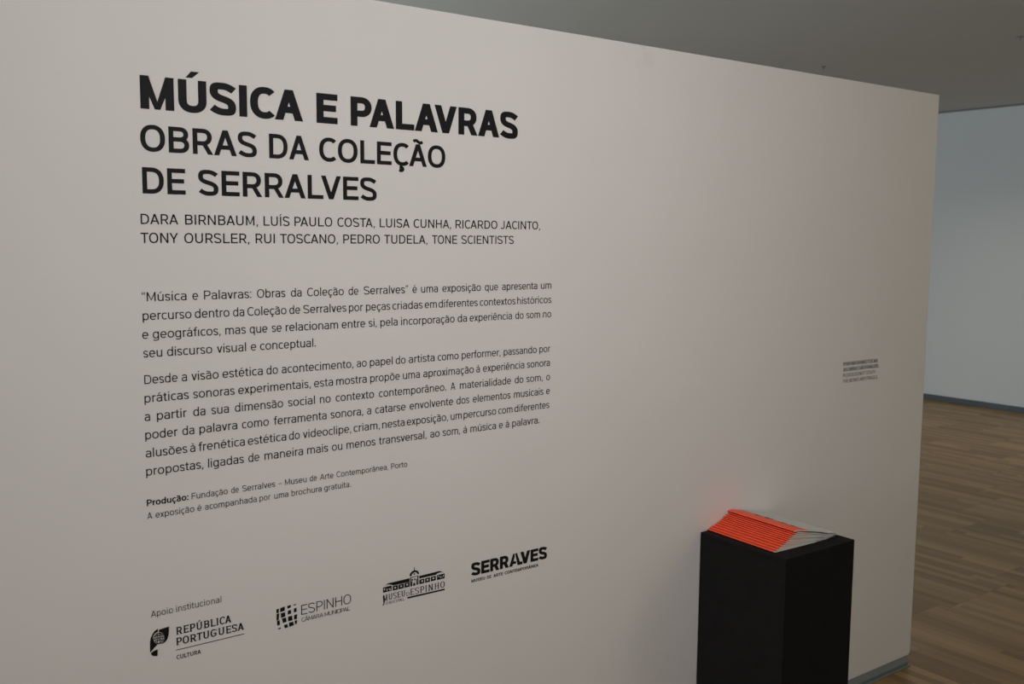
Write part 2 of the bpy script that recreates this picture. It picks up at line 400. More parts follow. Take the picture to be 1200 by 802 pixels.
        R_(chain(se(W / 2, XH * .62, (R - L) / 2, XH * .38 + ov - h / 2, 180, 0, 14, 2.3), [(R, 0)]))
    elif ch == 'u':
        W = .60 + .8 * k; R = W - L; R_([(R, 0), (R, XH)])
        R_(chain([(L, XH)], se(W / 2, XH * .38, (R - L) / 2, XH * .38 + ov - h / 2, 180, 360, 14, 2.3)))
    elif ch == 'm':
        W = .97 + 1.2 * k; R = W - L; R_([(L, 0), (L, XH)]); m = W / 2; q = (m - L) / 2
        for a in (L, m): R_(chain(se(a + q, XH * .64, q, XH * .36 + ov - h / 2, 180, 0, 12, 2.3), [(a + 2 * q, 0)]))
    elif ch == 'i':
        W = w; stem(L, 0, XH); R_([(L, .90), (L, .90 + max(w, .13))])
    elif ch == 'l':
        W = w; stem(L, 0, ASC)
    elif ch == 'o':
        W = .68 + .8 * k; C_(se(W / 2, XH / 2, W / 2 - w / 2, XH / 2 + ov - h / 2, 0, 360, 30, 2.25)[:-1])
    elif ch == 'r':
        W = .36 + .5 * k; R_([(L, 0), (L, XH)]); R_(bz((L, XH * .60), (L, XH * .85), (L + .08, XH - h / 2), (W, XH - h / 2), 8))
    elif ch == 's':
        W = .51 + .65 * k; R_(s_curve(W, XH, w, h))
    elif ch == 't':
        W = .385 + .6 * k; x = .13 + w / 2 - .02; R_(chain([(x, .93), (x, .2)], bz((x, .2), (x, B), (x + .04, B), (W - .04, B), 6), [(W, B)])); R_([(0, XH - h / 2), (W - .02, XH - h / 2)])
    elif ch == 'v':
        W = .59 + .75 * k; d = w * 1.1; Q_(diag(0, XH, W / 2 - d / 2, 0, d)); Q_(diag(W - d, XH, W / 2 - d / 2, 0, d))
    elif ch == 'x':
        W = .57 + .75 * k; d = w * 1.2; Q_(diag(0, 0, W - d, XH, d)); Q_(diag(W - d, 0, 0, XH, d))
    elif ch == '.':
        W = max(w, .155); Q_([(0, 0), (W, 0), (W, W * .95), (0, W * .95)])
    elif ch == ',':
        W = max(w, .15) * 1.15; Q_([(0, -.16), (W * .45, -.16), (W, .12), (W * .2, .12)])
    elif ch == ':':
        W = max(w, .13); R_([(W / 2, 0), (W / 2, W)]); R_([(W / 2, XH - W), (W / 2, XH)])
    elif ch == '–':
        W = .55; R_([(0, .40), (W, .40)])
    elif ch in '“”':
        W = .30
        for dx in (0, .19):
            Q_([(dx, .74), (dx + .11, .74), (dx + .13, 1.02), (dx + .055, 1.02)] if ch == '“' else [(dx, .74), (dx + .075, .74), (dx + .13, 1.02), (dx + .02, 1.02)])
    elif ch == '~':       # the joined A and L of the gallery's mark: slanted leg, gap, slanted stem with a foot
        Q_([(0, 0), (.33, 0), (.555, .74), (.555, 1), (.40, 1)]); Q_([(.36, .17), (.73, .17), (.67, .38), (.44, .38)])
        Q_([(.60, 1), (.78, 1), (1.10, .235), (1.36, .235), (1.36, 0), (.86, 0)])
    else:
        raise ValueError(ch)
    if serif:
        for (x, y) in feet:
            yy = y + serif_h / 2 if y < .05 else y - serif_h / 2
            P.append(('p', [(x - w * .5 - .055, yy - serif_h / 2), (x + w * .5 + .055, yy - serif_h / 2), (x + w * .5 + .055, yy + serif_h / 2), (x - w * .5 - .055, yy + serif_h / 2)]))
        if ch in 'ETLF':
            xe = max(p[0] for q in P for p in q[1])
            if ch in 'EL': P.append(('p', [(xe - h * .8, 0), (xe, 0), (xe, .22), (xe - h * .5, .22)]))
            if ch in 'EFT': P.append(('p', [(xe - h * .5, .80), (xe, .80), (xe, 1), (xe - h * .8, 1)]))
            if ch == 'T': P.append(('p', [(0, .80), (h * .5, .80), (h * .8, 1), (0, 1)]))
        if ch in 'SCG':
            xe = max(p[0] for q in P for p in q[1])
            P.append(('p', [(xe - h * .1, .70), (xe + h * .5, .70), (xe + h * .5, 1.0), (xe - h * .1, .95)]))
    xs = []
    for t, pts in P:
        e = 0 if t == 'p' else None
        for i, (x, y) in enumerate(pts):
            if t == 'p': xs.append(x)
    rb = [ribbon(pts, w, h, t == 'c') for t, pts in P if t in 'rc']
    for a, b in rb: xs += [p[0] for p in a] + [p[0] for p in b]
    return P, min(xs), max(xs)
serif_h = 0.06
def ribbon(pts, w, h, closed):
    q = [(x / w, y / h) for x, y in pts]; n = len(q); a, b = [], []
    for i in range(n):
        ns = []
        for j, k2 in ((i - 1, i), (i, i + 1)):
            if not closed and (j < 0 or k2 >= n): continue
            p0, p1 = q[j % n], q[k2 % n]; dx, dy = p1[0] - p0[0], p1[1] - p0[1]; l = math.hypot(dx, dy)
            if l > 1e-9: ns.append((-dy / l, dx / l))
        if len(ns) == 2:
            mx, my = ns[0][0] + ns[1][0], ns[0][1] + ns[1][1]; l = math.hypot(mx, my)
            if l < 1e-6: mx, my, s = ns[0][0], ns[0][1], 1
            else:
                mx, my = mx / l, my / l; s = min(1 / max(mx * ns[0][0] + my * ns[0][1], .35), 1.8)
        else: (mx, my), s = ns[0], 1
        a.append(((q[i][0] + mx * s * .5) * w, (q[i][1] + my * s * .5) * h)); b.append(((q[i][0] - mx * s * .5) * w, (q[i][1] - my * s * .5) * h))
    return a, b
THK = 0.0004
def solid(bm, poly, y0=0.0, thk=THK):
    """thin vinyl piece: poly in wall metres (x, z), front face towards the viewer"""
    f = [bm.verts.new((x, y0 - thk, z)) for x, z in poly]; b = [bm.verts.new((x, y0, z)) for x, z in poly]
    try: bm.faces.new(f)
    except ValueError: return
    n = len(poly)
    for i in range(n): bm.faces.new((f[i], f[(i + 1) % n], b[(i + 1) % n], b[i]))
def emit(bm, prim, w, h, fx, fz):
    for i_, (t, pts) in enumerate(prim):
        THK = 0.0004 + 0.000025 * i_              # strokes of one letter overlap; each lies a hair above the last
        if t == 'p': solid(bm, [(fx(x), fz(y)) for x, y in pts], 0.0, THK); continue
        ww, hh = (w * .8, h * .8) if t == 't' else (w, h)
        if t == 't': ww = hh = max(min(w, h) * .8, .075)
        a, b = ribbon(pts, ww, hh, t == 'c'); n = len(pts)
        va = [[bm.verts.new((fx(x), -THK, fz(y))) for x, y in s] for s in (a, b)]
        vb = [[bm.verts.new((fx(x), 0.0, fz(y))) for x, y in s] for s in (a, b)]
        for i in range(n if t == 'c' else n - 1):
            j = (i + 1) % n
            bm.faces.new((va[0][i], va[0][j], va[1][j], va[1][i]))
            bm.faces.new((va[0][i], vb[0][i], vb[0][j], va[0][j])); bm.faces.new((va[1][i], va[1][j], vb[1][j], vb[1][i]))
        if t != 'c':
            for i in (0, n - 1): bm.faces.new((va[0][i], va[1][i], vb[1][i], vb[0][i]))
def word_layout(text, w, h, sb, serif=False):
    text = text.replace('ﬁ', 'fı')
    x = 0; out = []; prev = None
    for ch in text:
        if ch == ' ': x += .30; prev = None; continue
        base = ACC.get(ch, (ch,))[0]
        l, r = SB.get(base, (.8, .8))
        P, a, b = glyph(ch, w, h, serif)
        if prev is not None: x += prev[1] * sb + l * sb + KERN.get((prev[0], base), 0)
        out.append((P, x - a, x, x + b - a)); x += b - a; prev = (base, r)
    return out, x
def set_word(bm_or_list, text, x0, x1, z, cap, w, h, sb, serif=False, fit=True):
    lay, tot = word_layout(text, w, h, sb, serif)
    s = (x1 - x0) / tot
    if not fit:                       # a single letter keeps its own width, centred
        c = (x0 + x1) / 2; s = cap; x0 = c - tot * s / 2
    for i, (P, off, _, _) in enumerate(lay):
        bm = bm_or_list if not isinstance(bm_or_list, list) else bmesh.new()
        emit(bm, P, w, h, lambda x: x0 + (x + off) * s, lambda y: z + y * cap)
        if isinstance(bm_or_list, list): bm_or_list.append(bm)
DATA = json.loads(r'''{"T1":[1.7395,[["MÚSICA",0.54857,0.86706],["E",0.8967,0.94367],["PALAVRAS",0.97362,1.40725]]],"S1":[1.6631,[["OBRAS",0.5462,0.76874],["DA",0.79402,0.87865],["COLEÇÃO",0.90153,1.20638]]],"S2":[1.5863,[["DE",0.54763,0.6268],["SERRALVES",0.65106,1.03346]]],"N1":[1.5304,[["DARA",0.5421,0.61178],["BIRNBAUM,",0.62379,0.76882],["LUÍS",0.77929,0.83499],["PAULO",0.84474,0.92948],["COSTA,",0.94015,1.02911],["LUISA",1.03984,1.11447],["CUNHA,",1.12395,1.22275],["RICARDO",1.23343,1.35037],["JACINTO,",1.3591,1.47698]]],"N2":[1.4957,[["TONY",0.54102,0.61083],["OURSLER,",0.62135,0.7506],["RUI",0.76208,0.80318],["TOSCANO,",0.81334,0.94243],["PEDRO",0.9532,1.04074],["TUDELA,",1.05042,1.16049],["TONE",1.17145,1.23857],["SCIENTISTS",1.24936,1.3982]]],"B1":[1.38776,[["“Música",0.53951,0.62353],["e",0.63484,0.64481],["Palavras:",0.65627,0.75182],["Obras",0.76292,0.82353],["da",0.83471,0.85894],["Coleção",0.87036,0.95424],["de",0.96452,0.98846],["Serralves”",1.00033,1.11039],["é",1.12121,1.1321],["uma",1.14256,1.18749],["exposição",1.19828,1.30449],["que",1.31492,1.35348],["apresenta",1.36418,1.46995],["um",1.48016,1.51342]]],"B2":[1.35283,[["percurso",0.54011,0.63215],["dentro",0.63748,0.70663],["da",0.71296,0.73665],["Coleção",0.74234,0.82532],["de",0.83092,0.85514],["Serralves",0.86125,0.9599],["por",0.96502,0.99914],["peças",1.00533,1.06527],["criadas",1.06986,1.14728],["em",1.15208,1.18456],["diferentes",1.18848,1.29586],["contextos",1.30105,1.40465],["históricos",1.40904,1.51398]]],"B3":[1.3179,[["e",0.53903,0.5498],["geográﬁcos,",0.55759,0.68842],["mas",0.69655,0.73894],["que",0.74617,0.78401],["se",0.79262,0.81435],["relacionam",0.82232,0.94016],["entre",0.94788,1.00415],["si,",1.01171,1.03232],["pela",1.04,1.08353],["incorporação",1.09143,1.23219],["da",1.23974,1.26615],["experiência",1.27281,1.39461],["do",1.40392,1.42934],["som",1.43714,1.47945],["no",1.48802,1.51395]]],"B4":[1.28297,[["seu",0.5393,0.575],["discurso",0.58294,0.6707],["visual",0.67913,0.73896],["e",0.74851,0.75927],["conceptual.",0.76699,0.88907]]],"B5":[1.23278,[["Desde",0.53945,0.60243],["a",0.60947,0.62008],["visão",0.62791,0.68234],["estética",0.689,0.77261],["do",0.77964,0.80489],["acontecimento,",0.81205,0.97557],["ao",0.98216,1.00699],["papel",1.0137,1.07059],["do",1.07754,1.10325],["artista",1.11033,1.17868],["como",1.18605,1.24352],["performer,",1.25115,1.36229],["passando",1.37039,1.47038],["por",1.4778,1.51239]]],"B6":[1.1979,[["práticas",0.53872,0.62271],["sonoras",0.63057,0.71362],["experimentais,",0.72004,0.87663],["esta",0.88287,0.92719],["mostra",0.93361,1.00669],["propõe",1.01431,1.08856],["uma",1.09559,1.13979],["aproximação",1.14799,1.28576],["à",1.29252,1.30193],["experiência",1.31085,1.43299],["sonora",1.44028,1.51177]]],"B7":[1.16303,[["a",0.53765,0.5492],["partir",0.5605,0.61821],["da",0.62965,0.65424],["sua",0.6652,0.70117],["dimensão",0.71246,0.81483],["social",0.8249,0.88529],["no",0.89578,0.92121],["contexto",0.93191,1.02441],["contemporâneo.",1.0353,1.20991],["A",1.22095,1.23458],["materialidade",1.24627,1.39343],["do",1.4039,1.4306],["som,",1.43902,1.49028],["o",1.50069,1.51232]]],"B8":[1.12816,[["poder",0.53794,0.59954],["da",0.60767,0.63162],["palavra",0.64064,0.71736],["como",0.72611,0.78355],["ferramenta",0.79305,0.91139],["sonora,",0.91992,0.99805],["a",1.00566,1.01736],["catarse",1.02596,1.10286],["envolvente",1.11234,1.22859],["dos",1.2372,1.27311],["elementos",1.28245,1.39212],["musicais",1.4015,1.49252],["e",1.50063,1.51228]]],"B9":[1.09329,[["alusões",0.53789,0.61706],["à",0.62172,0.63251],["frenética",0.63793,0.73225],["estética",0.73763,0.82047],["do",0.82574,0.85024],["videoclipe,",0.85643,0.9689],["criam,",0.97331,1.03847],["nesta",1.04305,1.10036],["exposição,",1.1051,1.21503],["um",1.22108,1.25263],["percurso",1.25673,1.35049],["com",1.35589,1.39854],["diferentes",1.40352,1.51165]]],"B0":[1.05841,[["propostas,",0.53751,0.64796],["ligadas",0.65601,0.72959],["de",0.73805,0.76215],["maneira",0.77196,0.85713],["mais",0.86542,0.91391],["ou",0.92205,0.94714],["menos",0.95625,1.02681],["transversal,",1.03457,1.15751],["ao",1.16633,1.19204],["som,",1.19952,1.24812],["à",1.25583,1.26718],["música",1.27601,1.35022],["e",1.35834,1.36977],["à",1.37742,1.38896],["palavra.",1.39724,1.4814]]],"C1":[0.9999,[["Produção:",0.53675,0.61672],["Fundação",0.62212,0.6948],["de",0.70123,0.71759],["Serralves",0.72411,0.79468],["–",0.8011,0.80875],["Museu",0.81522,0.86413],["de",0.8704,0.88721],["Arte",0.89356,0.92565],["Contemporânea,",0.93213,1.05863],["Porto",1.06468,1.10666]]],"C2":[0.9748,[["A",0.53702,0.54699],["exposição",0.55251,0.62761],["é",0.63306,0.64145],["acompanhada",0.64768,0.7546],["por",0.7597,0.78423],["uma",0.79142,0.82292],["brochura",0.82905,0.89789],["gratuita.",0.90301,0.96682]]],"AP":[0.7814,[["Apoio",0.53783,0.58088],["institucional",0.58615,0.67699]]],"R1":[0.73533,[["REPÚBLICA",0.58516,0.69637]]],"R2":[0.71381,[["PORTUGUESA",0.58456,0.72239]]],"R3":[0.68566,[["CULTURA",0.5844,0.63313]]],"Rrule":[[0.5839,0.70478],[0.72218,0.70442]],"Rem":{"left":[[0.55067,0.7562],[0.54494,0.75331],[0.54037,0.74804],[0.53675,0.74107],[0.53511,0.73299],[0.53476,0.7214],[0.53489,0.71244],[0.53735,0.71437],[0.54253,0.71945],[0.54872,0.7243],[0.54578,0.72716],[0.54191,0.73238],[0.54047,0.73804],[0.54122,0.74317],[0.54437,0.74771],[0.54845,0.7495],[0.55048,0.74986]],"right":[[0.55208,0.74948],[0.55301,0.75351],[0.5587,0.75429],[0.56481,0.75497],[0.57197,0.75541],[0.57151,0.74653],[0.57045,0.73821],[0.56821,0.73126],[0.56441,0.72684],[0.55987,0.72474],[0.55416,0.72359],[0.55683,0.72486],[0.56101,0.72874],[0.56298,0.73361],[0.56273,0.73902],[0.56043,0.74385],[0.55688,0.74747]],"band":[[0.53525,0.71107],[0.53935,0.71387],[0.54548,0.71701],[0.55262,0.71949],[0.55877,0.72181],[0.55267,0.72119],[0.54555,0.71955],[0.54044,0.71678]],"foot":[[0.53603,0.71045],[0.54135,0.71378],[0.54906,0.71526],[0.54868,0.70254],[0.54605,0.70235],[0.54006,0.70431],[0.53752,0.70666]]},"Rcir":[[0.5517,0.73636],[0.56265,0.73626],[0.55204,0.748]],"Eem":[[[0.7924,0.74026],[0.79766,0.74091],[0.79694,0.7319],[0.79187,0.73177]],[[0.79222,0.73022],[0.79823,0.73068],[0.79667,0.71671],[0.79196,0.71597]],[[0.79288,0.71502],[0.79853,0.71555],[0.79929,0.70561],[0.79363,0.70474]],[[0.79483,0.69838],[0.8007,0.69975],[0.80102,0.69691],[0.79573,0.69596]],[[0.80048,0.74083],[0.81033,0.74266],[0.81055,0.73341],[0.80033,0.73241]],[[0.80123,0.72964],[0.81106,0.72998],[0.81146,0.72066],[0.80237,0.71962]],[[0.80385,0.71799],[0.81275,0.71815],[0.8141,0.7086],[0.80594,0.70774]],[[0.80831,0.70257],[0.81592,0.70355],[0.81712,0.69586],[0.80952,0.69582]],[[0.81601,0.74232],[0.82458,0.74262],[0.82355,0.73787],[0.81685,0.73604]],[[0.81716,0.73155],[0.82402,0.73221],[0.82466,0.7243],[0.81701,0.72327]],[[0.8175,0.71854],[0.82648,0.71907],[0.82746,0.70883],[0.81791,0.70864]],[[0.81918,0.70519],[0.82875,0.70574],[0.83053,0.69734],[0.81998,0.69611]],[[0.83088,0.74215],[0.83606,0.74248],[0.83564,0.74035],[0.83065,0.73961]],[[0.83112,0.73339],[0.83689,0.73395],[0.83675,0.72526],[0.8304,0.72484]],[[0.83127,0.71908],[0.838,0.71977],[0.83746,0.70967],[0.83073,0.70937]],[[0.83202,0.70665],[0.8378,0.7068],[0.8369,0.69919],[0.83304,0.69823]]],"E1":[0.71575,[["ESPINHO",0.84721,0.96381]]],"E2":[0.70024,[["CÂMARA",0.84735,0.89806],["MUNICIPAL",0.90066,0.96262]]],"M1":[0.7025,[["MUSEU",1.04289,1.10017]]],"M2":[0.70074,[["ESPINHO",1.11306,1.20613]]],"M4":[0.70134,[["D",1.10262,1.11142]]],"M3":[0.69284,[["UNICIPAL",1.04938,1.09809]]],"Mrule":[[1.10526,0.69863],[1.2057,0.69731],[1.20571,0.69374],[1.10586,0.69465]],"Mleg":[[1.04258,0.71477],[1.04634,0.71467],[1.04743,0.69982],[1.04421,0.69242],[1.04145,0.69339],[1.04425,0.69746]],"Mroof":[[[1.04905,0.73696],[1.05503,0.74111],[1.11156,0.74159],[1.11153,0.733],[1.06796,0.73336],[1.06697,0.73537],[1.05562,0.73865]],[[1.13693,0.74154],[1.19321,0.7424],[1.20394,0.73575],[1.19535,0.73898],[1.18467,0.73778],[1.18254,0.73541],[1.13692,0.73547]]],"Mblk":[[[1.0431,0.73408],[1.06497,0.73435],[1.0649,0.72224],[1.04302,0.72205]],[[1.06796,0.73209],[1.08102,0.73225],[1.08097,0.72154],[1.0679,0.7216]],[[1.08263,0.73191],[1.09621,0.73235],[1.09617,0.7216],[1.08259,0.72175]],[[1.09825,0.73211],[1.11153,0.73245],[1.11149,0.72202],[1.0982,0.72172]],[[1.13733,0.73262],[1.15047,0.73287],[1.15045,0.72215],[1.13731,0.72212]],[[1.15256,0.73281],[1.16559,0.7331],[1.16559,0.72216],[1.15255,0.72208]],[[1.16813,0.73296],[1.18148,0.73321],[1.18148,0.7224],[1.16812,0.72237]],[[1.18467,0.73349],[1.20545,0.73377],[1.20546,0.72233],[1.18467,0.72193]]],"Mwin":[[[1.07155,0.72952],[1.07678,0.72951],[1.07675,0.7248],[1.07153,0.72482]],[[1.08687,0.72975],[1.09214,0.72974],[1.09212,0.72501],[1.08685,0.72503]],[[1.10232,0.73035],[1.10783,0.73029],[1.10781,0.72536],[1.1023,0.72542]],[[1.1419,0.73039],[1.14733,0.73037],[1.14732,0.72539],[1.14189,0.72541]],[[1.15612,0.7306],[1.16159,0.73059],[1.16158,0.72558],[1.15612,0.7256]],[[1.17193,0.73106],[1.17765,0.73101],[1.17765,0.72617],[1.17193,0.72623]],[[1.04526,0.73219],[1.04883,0.73215],[1.0476,0.72629],[1.04562,0.72635]],[[1.05139,0.73017],[1.05437,0.73026],[1.05433,0.72233],[1.05293,0.72227]],[[1.05596,0.72884],[1.06294,0.72899],[1.06193,0.7274],[1.05694,0.72737]],[[1.05873,0.72681],[1.06353,0.72688],[1.06351,0.72399],[1.05872,0.72392]],[[1.18659,0.73142],[1.19043,0.73157],[1.18958,0.7282],[1.18744,0.72826]],[[1.19257,0.72946],[1.19471,0.73201],[1.19472,0.7236],[1.19322,0.72353]],[[1.1975,0.7292],[1.199,0.72927],[1.19901,0.72365],[1.19793,0.7235]],[[1.20072,0.73117],[1.20373,0.7313],[1.20287,0.72623],[1.20115,0.72621]]],"Mtow":[[[1.1132,0.74308],[1.11587,0.74308],[1.1158,0.72203],[1.11313,0.72186]],[[1.13216,0.74324],[1.13486,0.74324],[1.13481,0.72209],[1.13211,0.7221]],[[1.11624,0.73147],[1.11872,0.73371],[1.11868,0.72143],[1.11621,0.7214]],[[1.12076,0.72595],[1.12448,0.72976],[1.12694,0.72282],[1.12652,0.72162],[1.12074,0.72155]],[[1.12904,0.73616],[1.13111,0.73666],[1.13149,0.72242],[1.12942,0.72211]],[[1.11587,0.74308],[1.13216,0.74324],[1.13216,0.74196],[1.11586,0.74162]],[[1.11709,0.73826],[1.12038,0.73868],[1.12037,0.73428],[1.11707,0.73423]],[[1.12285,0.73707],[1.12533,0.73876],[1.12739,0.73614],[1.12531,0.73234]]],"Mdome":[[1.11137,0.74638],[1.11161,0.74851],[1.11233,0.75057],[1.11349,0.75247],[1.11506,0.75413],[1.11696,0.7555],[1.11913,0.75652],[1.12148,0.75715],[1.12394,0.75737],[1.12639,0.75717],[1.12875,0.75656],[1.13093,0.75555],[1.13284,0.75418],[1.13441,0.75252],[1.13557,0.75062],[1.13629,0.74855],[1.13653,0.7464],[1.13155,0.74741],[1.13141,0.7486],[1.13098,0.74972],[1.13027,0.7507],[1.12932,0.75152],[1.12816,0.75214],[1.12684,0.75253],[1.12541,0.7527],[1.12392,0.75261],[1.12243,0.75229],[1.121,0.75175],[1.11968,0.751],[1.11853,0.75007],[1.11758,0.749],[1.11687,0.74783],[1.11644,0.74661],[1.11629,0.74537]],"Mdot":[[1.12597,0.74835],[1.12569,0.7474],[1.12494,0.74682],[1.12391,0.74675],[1.12288,0.74723],[1.12213,0.74812],[1.12185,0.74919],[1.12213,0.75014],[1.12289,0.75072],[1.12392,0.75078],[1.12495,0.75031],[1.1257,0.74942]],"Mspire":[[1.12334,0.76518],[1.12457,0.76493],[1.12496,0.75442],[1.1229,0.75484]],"G1":[0.71169,[["SERR",1.27993,1.39095],["~",1.39199,1.4327],["VES",1.42612,1.51005]]],"G2":[0.69591,[["MUSEU",1.28049,1.32076],["DE",1.32526,1.33906],["ARTE",1.34461,1.37386],["CONTEMPORÂNEA",1.37822,1.48308]]],"F1":[1.11086,[["POR FAVOR NÃO TOCAR.",2.71045,2.90165]]],"F2":[1.09316,[["AS OBRAS SÃO FRÁGEIS.",2.71173,2.90664]]],"F3":[1.07464,[["PLEASE DO NOT TOUCH",2.71157,2.88691]]],"F4":[1.05605,[["THE WORKS ARE FRAGILE.",2.71201,2.9045]]]}''')
def place(o, root): o.parent = root; o.matrix_parent_inverse = Matrix.Translation(-root.location); return o
def text_line(key, root, cap, w, h, sb, m, name='text_line', serif=False, bold_first=False):
    z, words = DATA[key]; bm = bmesh.new()
    for i, (t, x0, x1) in enumerate(words):
        if cap < .02: x0 += .0005; x1 -= .0005
        ww, hh, ss = (.20, .17, .07) if (bold_first and i == 0) else (w, h, sb)
        set_word(bm, t, x0, x1, z, cap, ww, hh, ss, serif, fit=not (len(t) == 1 and t.islower()))
    return place(link_bm(name, bm, m), root)
def letters(key, root, cap, w, h, sb, m):
    z, words = DATA[key]
    for t, x0, x1 in words:
        L = []; set_word(L, t, x0, x1, z, cap, w, h, sb)
        for bm in L: place(link_bm('letter', bm, m), root)
def wall_root(name, label, cat, x, z): return thing(name, label, cat, (x, 0, z))

t = wall_root('title_lettering', 'very large bold black title, the top line of capitals on the white partition', 'lettering', .55, 1.7395)
letters('T1', t, .0597, .262, .215, .065, M_vinyl)
t = wall_root('subtitle_lettering', 'two lines of large medium-weight black capitals directly under the bold title', 'lettering', .55, 1.5863)
letters('S1', t, .0478, .188, .168, .085, M_vinyl); letters('S2', t, .0478, .188, .168, .085, M_vinyl)
t = wall_root('artist_list_lettering', 'two lines of small thin black capitals listing names under the subtitle', 'lettering', .54, 1.4957)
for key in ('N1', 'N2'): text_line(key, t, .0188, .142, .128, .122, M_vinyl)
t = wall_root('paragraph_lettering', 'upper four-line paragraph of small black text opening with a quotation mark', 'lettering', .54, 1.283)
for key in ('B1', 'B2', 'B3', 'B4'): text_line(key, t, .0170, .124, .112, .095, M_vgrey)
t = wall_root('paragraph_lettering', 'lower six-line paragraph of small black text on the white partition', 'lettering', .54, 1.058)
for key in ('B5', 'B6', 'B7', 'B8', 'B9', 'B0'): text_line(key, t, .0170, .124, .112, .095, M_vgrey)
t = wall_root('credit_lettering', 'two lines of very small black text, first word bold, under the long paragraph', 'lettering', .54, .9748)
text_line('C1', t, .0123, .115, .105, .11, M_vgrey, bold_first=True); text_line('C2', t, .0123, .115, .105, .11, M_vgrey)
t = wall_root('support_heading_lettering', 'single thin grey line of two words above the leftmost logo', 'lettering', .54, .7814)
text_line('AP', t, .0125, .105, .095, .12, M_vgrey)
t = wall_root('warning_lettering', 'tiny four-line notice in two languages near the partition right edge', 'lettering', 2.7, 1.056)
text_line('F1', t, .0119, .17, .15, .11, M_vgrey); text_line('F2', t, .0117, .17, .15, .11, M_vgrey)
text_line('F3', t, .0116, .095, .09, .12, M_vgrey); text_line('F4', t, .0116, .095, .09, .12, M_vgrey)

# ---- logos
def poly_obj(name, polys, m, root, y0=0.0, thk=THK):
    bm = bmesh.new()
    for q in polys: solid(bm, q, y0, thk)
    return place(link_bm(name, bm, m), root)
t = wall_root('leaf_logo', 'leftmost logo, leaf-shaped emblem with a globe beside serif capitals', 'logo', .54, .68)
em = DATA['Rem']
leaf = poly_obj('emblem', [em['left'], em['right'], em['foot']], M_vinyl, t)
cx, cz = DATA['Rcir'][0]; rx = abs(DATA['Rcir'][1][0] - cx) * 1.0; rz = abs(DATA['Rcir'][2][1] - cz)
bm = bmesh.new()
def arc_bar(bm, pts, th):
    a, b = ribbon(pts, th, th, False)
    for i in range(len(pts) - 1): solid(bm, [a[i], a[i + 1], b[i + 1], b[i]], 0.0, THK)
th = rx * .11
ring = [(cx + rx * .93 * math.cos(math.tau * i / 28), cz + rz * .93 * math.sin(math.tau * i / 28)) for i in range(29)]
for f in (.30, .62): arc_bar(bm, [(cx + rx * f * math.sin(math.pi * i / 12), cz + rz * .9 * math.cos(math.pi * i / 12)) for i in range(13)], th); arc_bar(bm, [(cx - rx * f * math.sin(math.pi * i / 12), cz + rz * .9 * math.cos(math.pi * i / 12)) for i in range(13)], th)
for f in (-.45, 0, .45): arc_bar(bm, [(cx + rx * .9 * math.sqrt(1 - f * f) * (i / 8 - 1), cz + rz * (f + .12 * math.sin(math.pi * i / 16))) for i in range(17)], th)
arc_bar(bm, ring, th)
sh = [(cx + rx * u, cz + rz * v) for u, v in ((-.30, .42), (.30, .42), (.30, -.1), (.0, -.42), (-.30, -.1))]
arc_bar(bm, sh + sh[:1], th)
for u, v in ((0, .2), (-.14, .05), (.14, .05), (0, .04), (0, -.14)):
    solid(bm, [(cx + rx * (u + a), cz + rz * (v + b)) for a, b in ((-.06, -.07), (.06, -.07), (.06, .07), (-.06, .07))])
place(link_bm('globe', bm, M_vinyl), t)
text_line('R1', t, .0152, .215, .13, .12, M_vinyl, serif=True); text_line('R2', t, .0152, .215, .13, .12, M_vinyl, serif=True)
text_line('R3', t, .0084, .19, .16, .12, M_vinyl)
(x0, z0), (x1, z1) = DATA['Rrule']; zm = (z0 + z1) / 2
poly_obj('rule', [[(x0, zm - .0007), (x1, zm - .0007), (x1, zm + .0007), (x0, zm + .0007)]], M_vinyl, t)
t = wall_root('grid_logo', 'second logo from the left, barrel-shaped grid of black cells beside thin capitals', 'logo', .72, .69)
poly_obj('emblem', DATA['Eem'], M_vinyl, t)
text_line('E1', t, .0212, .092, .08, .10, M_vinyl); text_line('E2', t, .0090, .10, .09, .03, M_vgrey)
t = wall_root('facade_logo', 'third logo from the left, small building front above serif capitals', 'logo', .96, .69)
fac = poly_obj('emblem', DATA['Mroof'] + DATA['Mblk'] + DATA['Mtow'] + [DATA['Mdot'], DATA['Mspire']], M_vinyl, t)
dm = DATA['Mdome']; n = len(dm) // 2
poly_obj('dome', [[dm[i], dm[i + 1], dm[2 * n - 2 - i], dm[2 * n - 1 - i]] for i in range(n - 1)], M_vinyl, t)
for q in DATA['Mwin']:
    mx_, mz_ = sum(p[0] for p in q) / 4, sum(p[1] for p in q) / 4
    q = [(mx_ + (x - mx_) * .78, mz_ + (z - mz_) * .78) for x, z in q]
    poly_obj('window_inset', [q], M_bare, t, -THK, .0001)['label'] = 'pale window opening'
text_line('M1', t, .0138, .205, .075, .16, M_vinyl, serif=True); text_line('M2', t, .0150, .18, .07, .19, M_vinyl, serif=True); text_line('M4', t, .0085, .13, .07, .1, M_vinyl, serif=True); text_line('M3', t, .0066, .13, .08, .20, M_vgrey, serif=True)
poly_obj('rule', [DATA['Mrule']], M_vinyl, t); poly_obj('swash', [DATA['Mleg']], M_vinyl, t)
t = wall_root('wordmark_logo', 'rightmost logo, one heavy black word with a joined A and L', 'logo', 1.22, .70)
text_line('G1', t, .0312, .29, .225, .045, M_vinyl, 'wordmark'); text_line('G2', t, .0074, .22, .18, .10, M_vinyl)

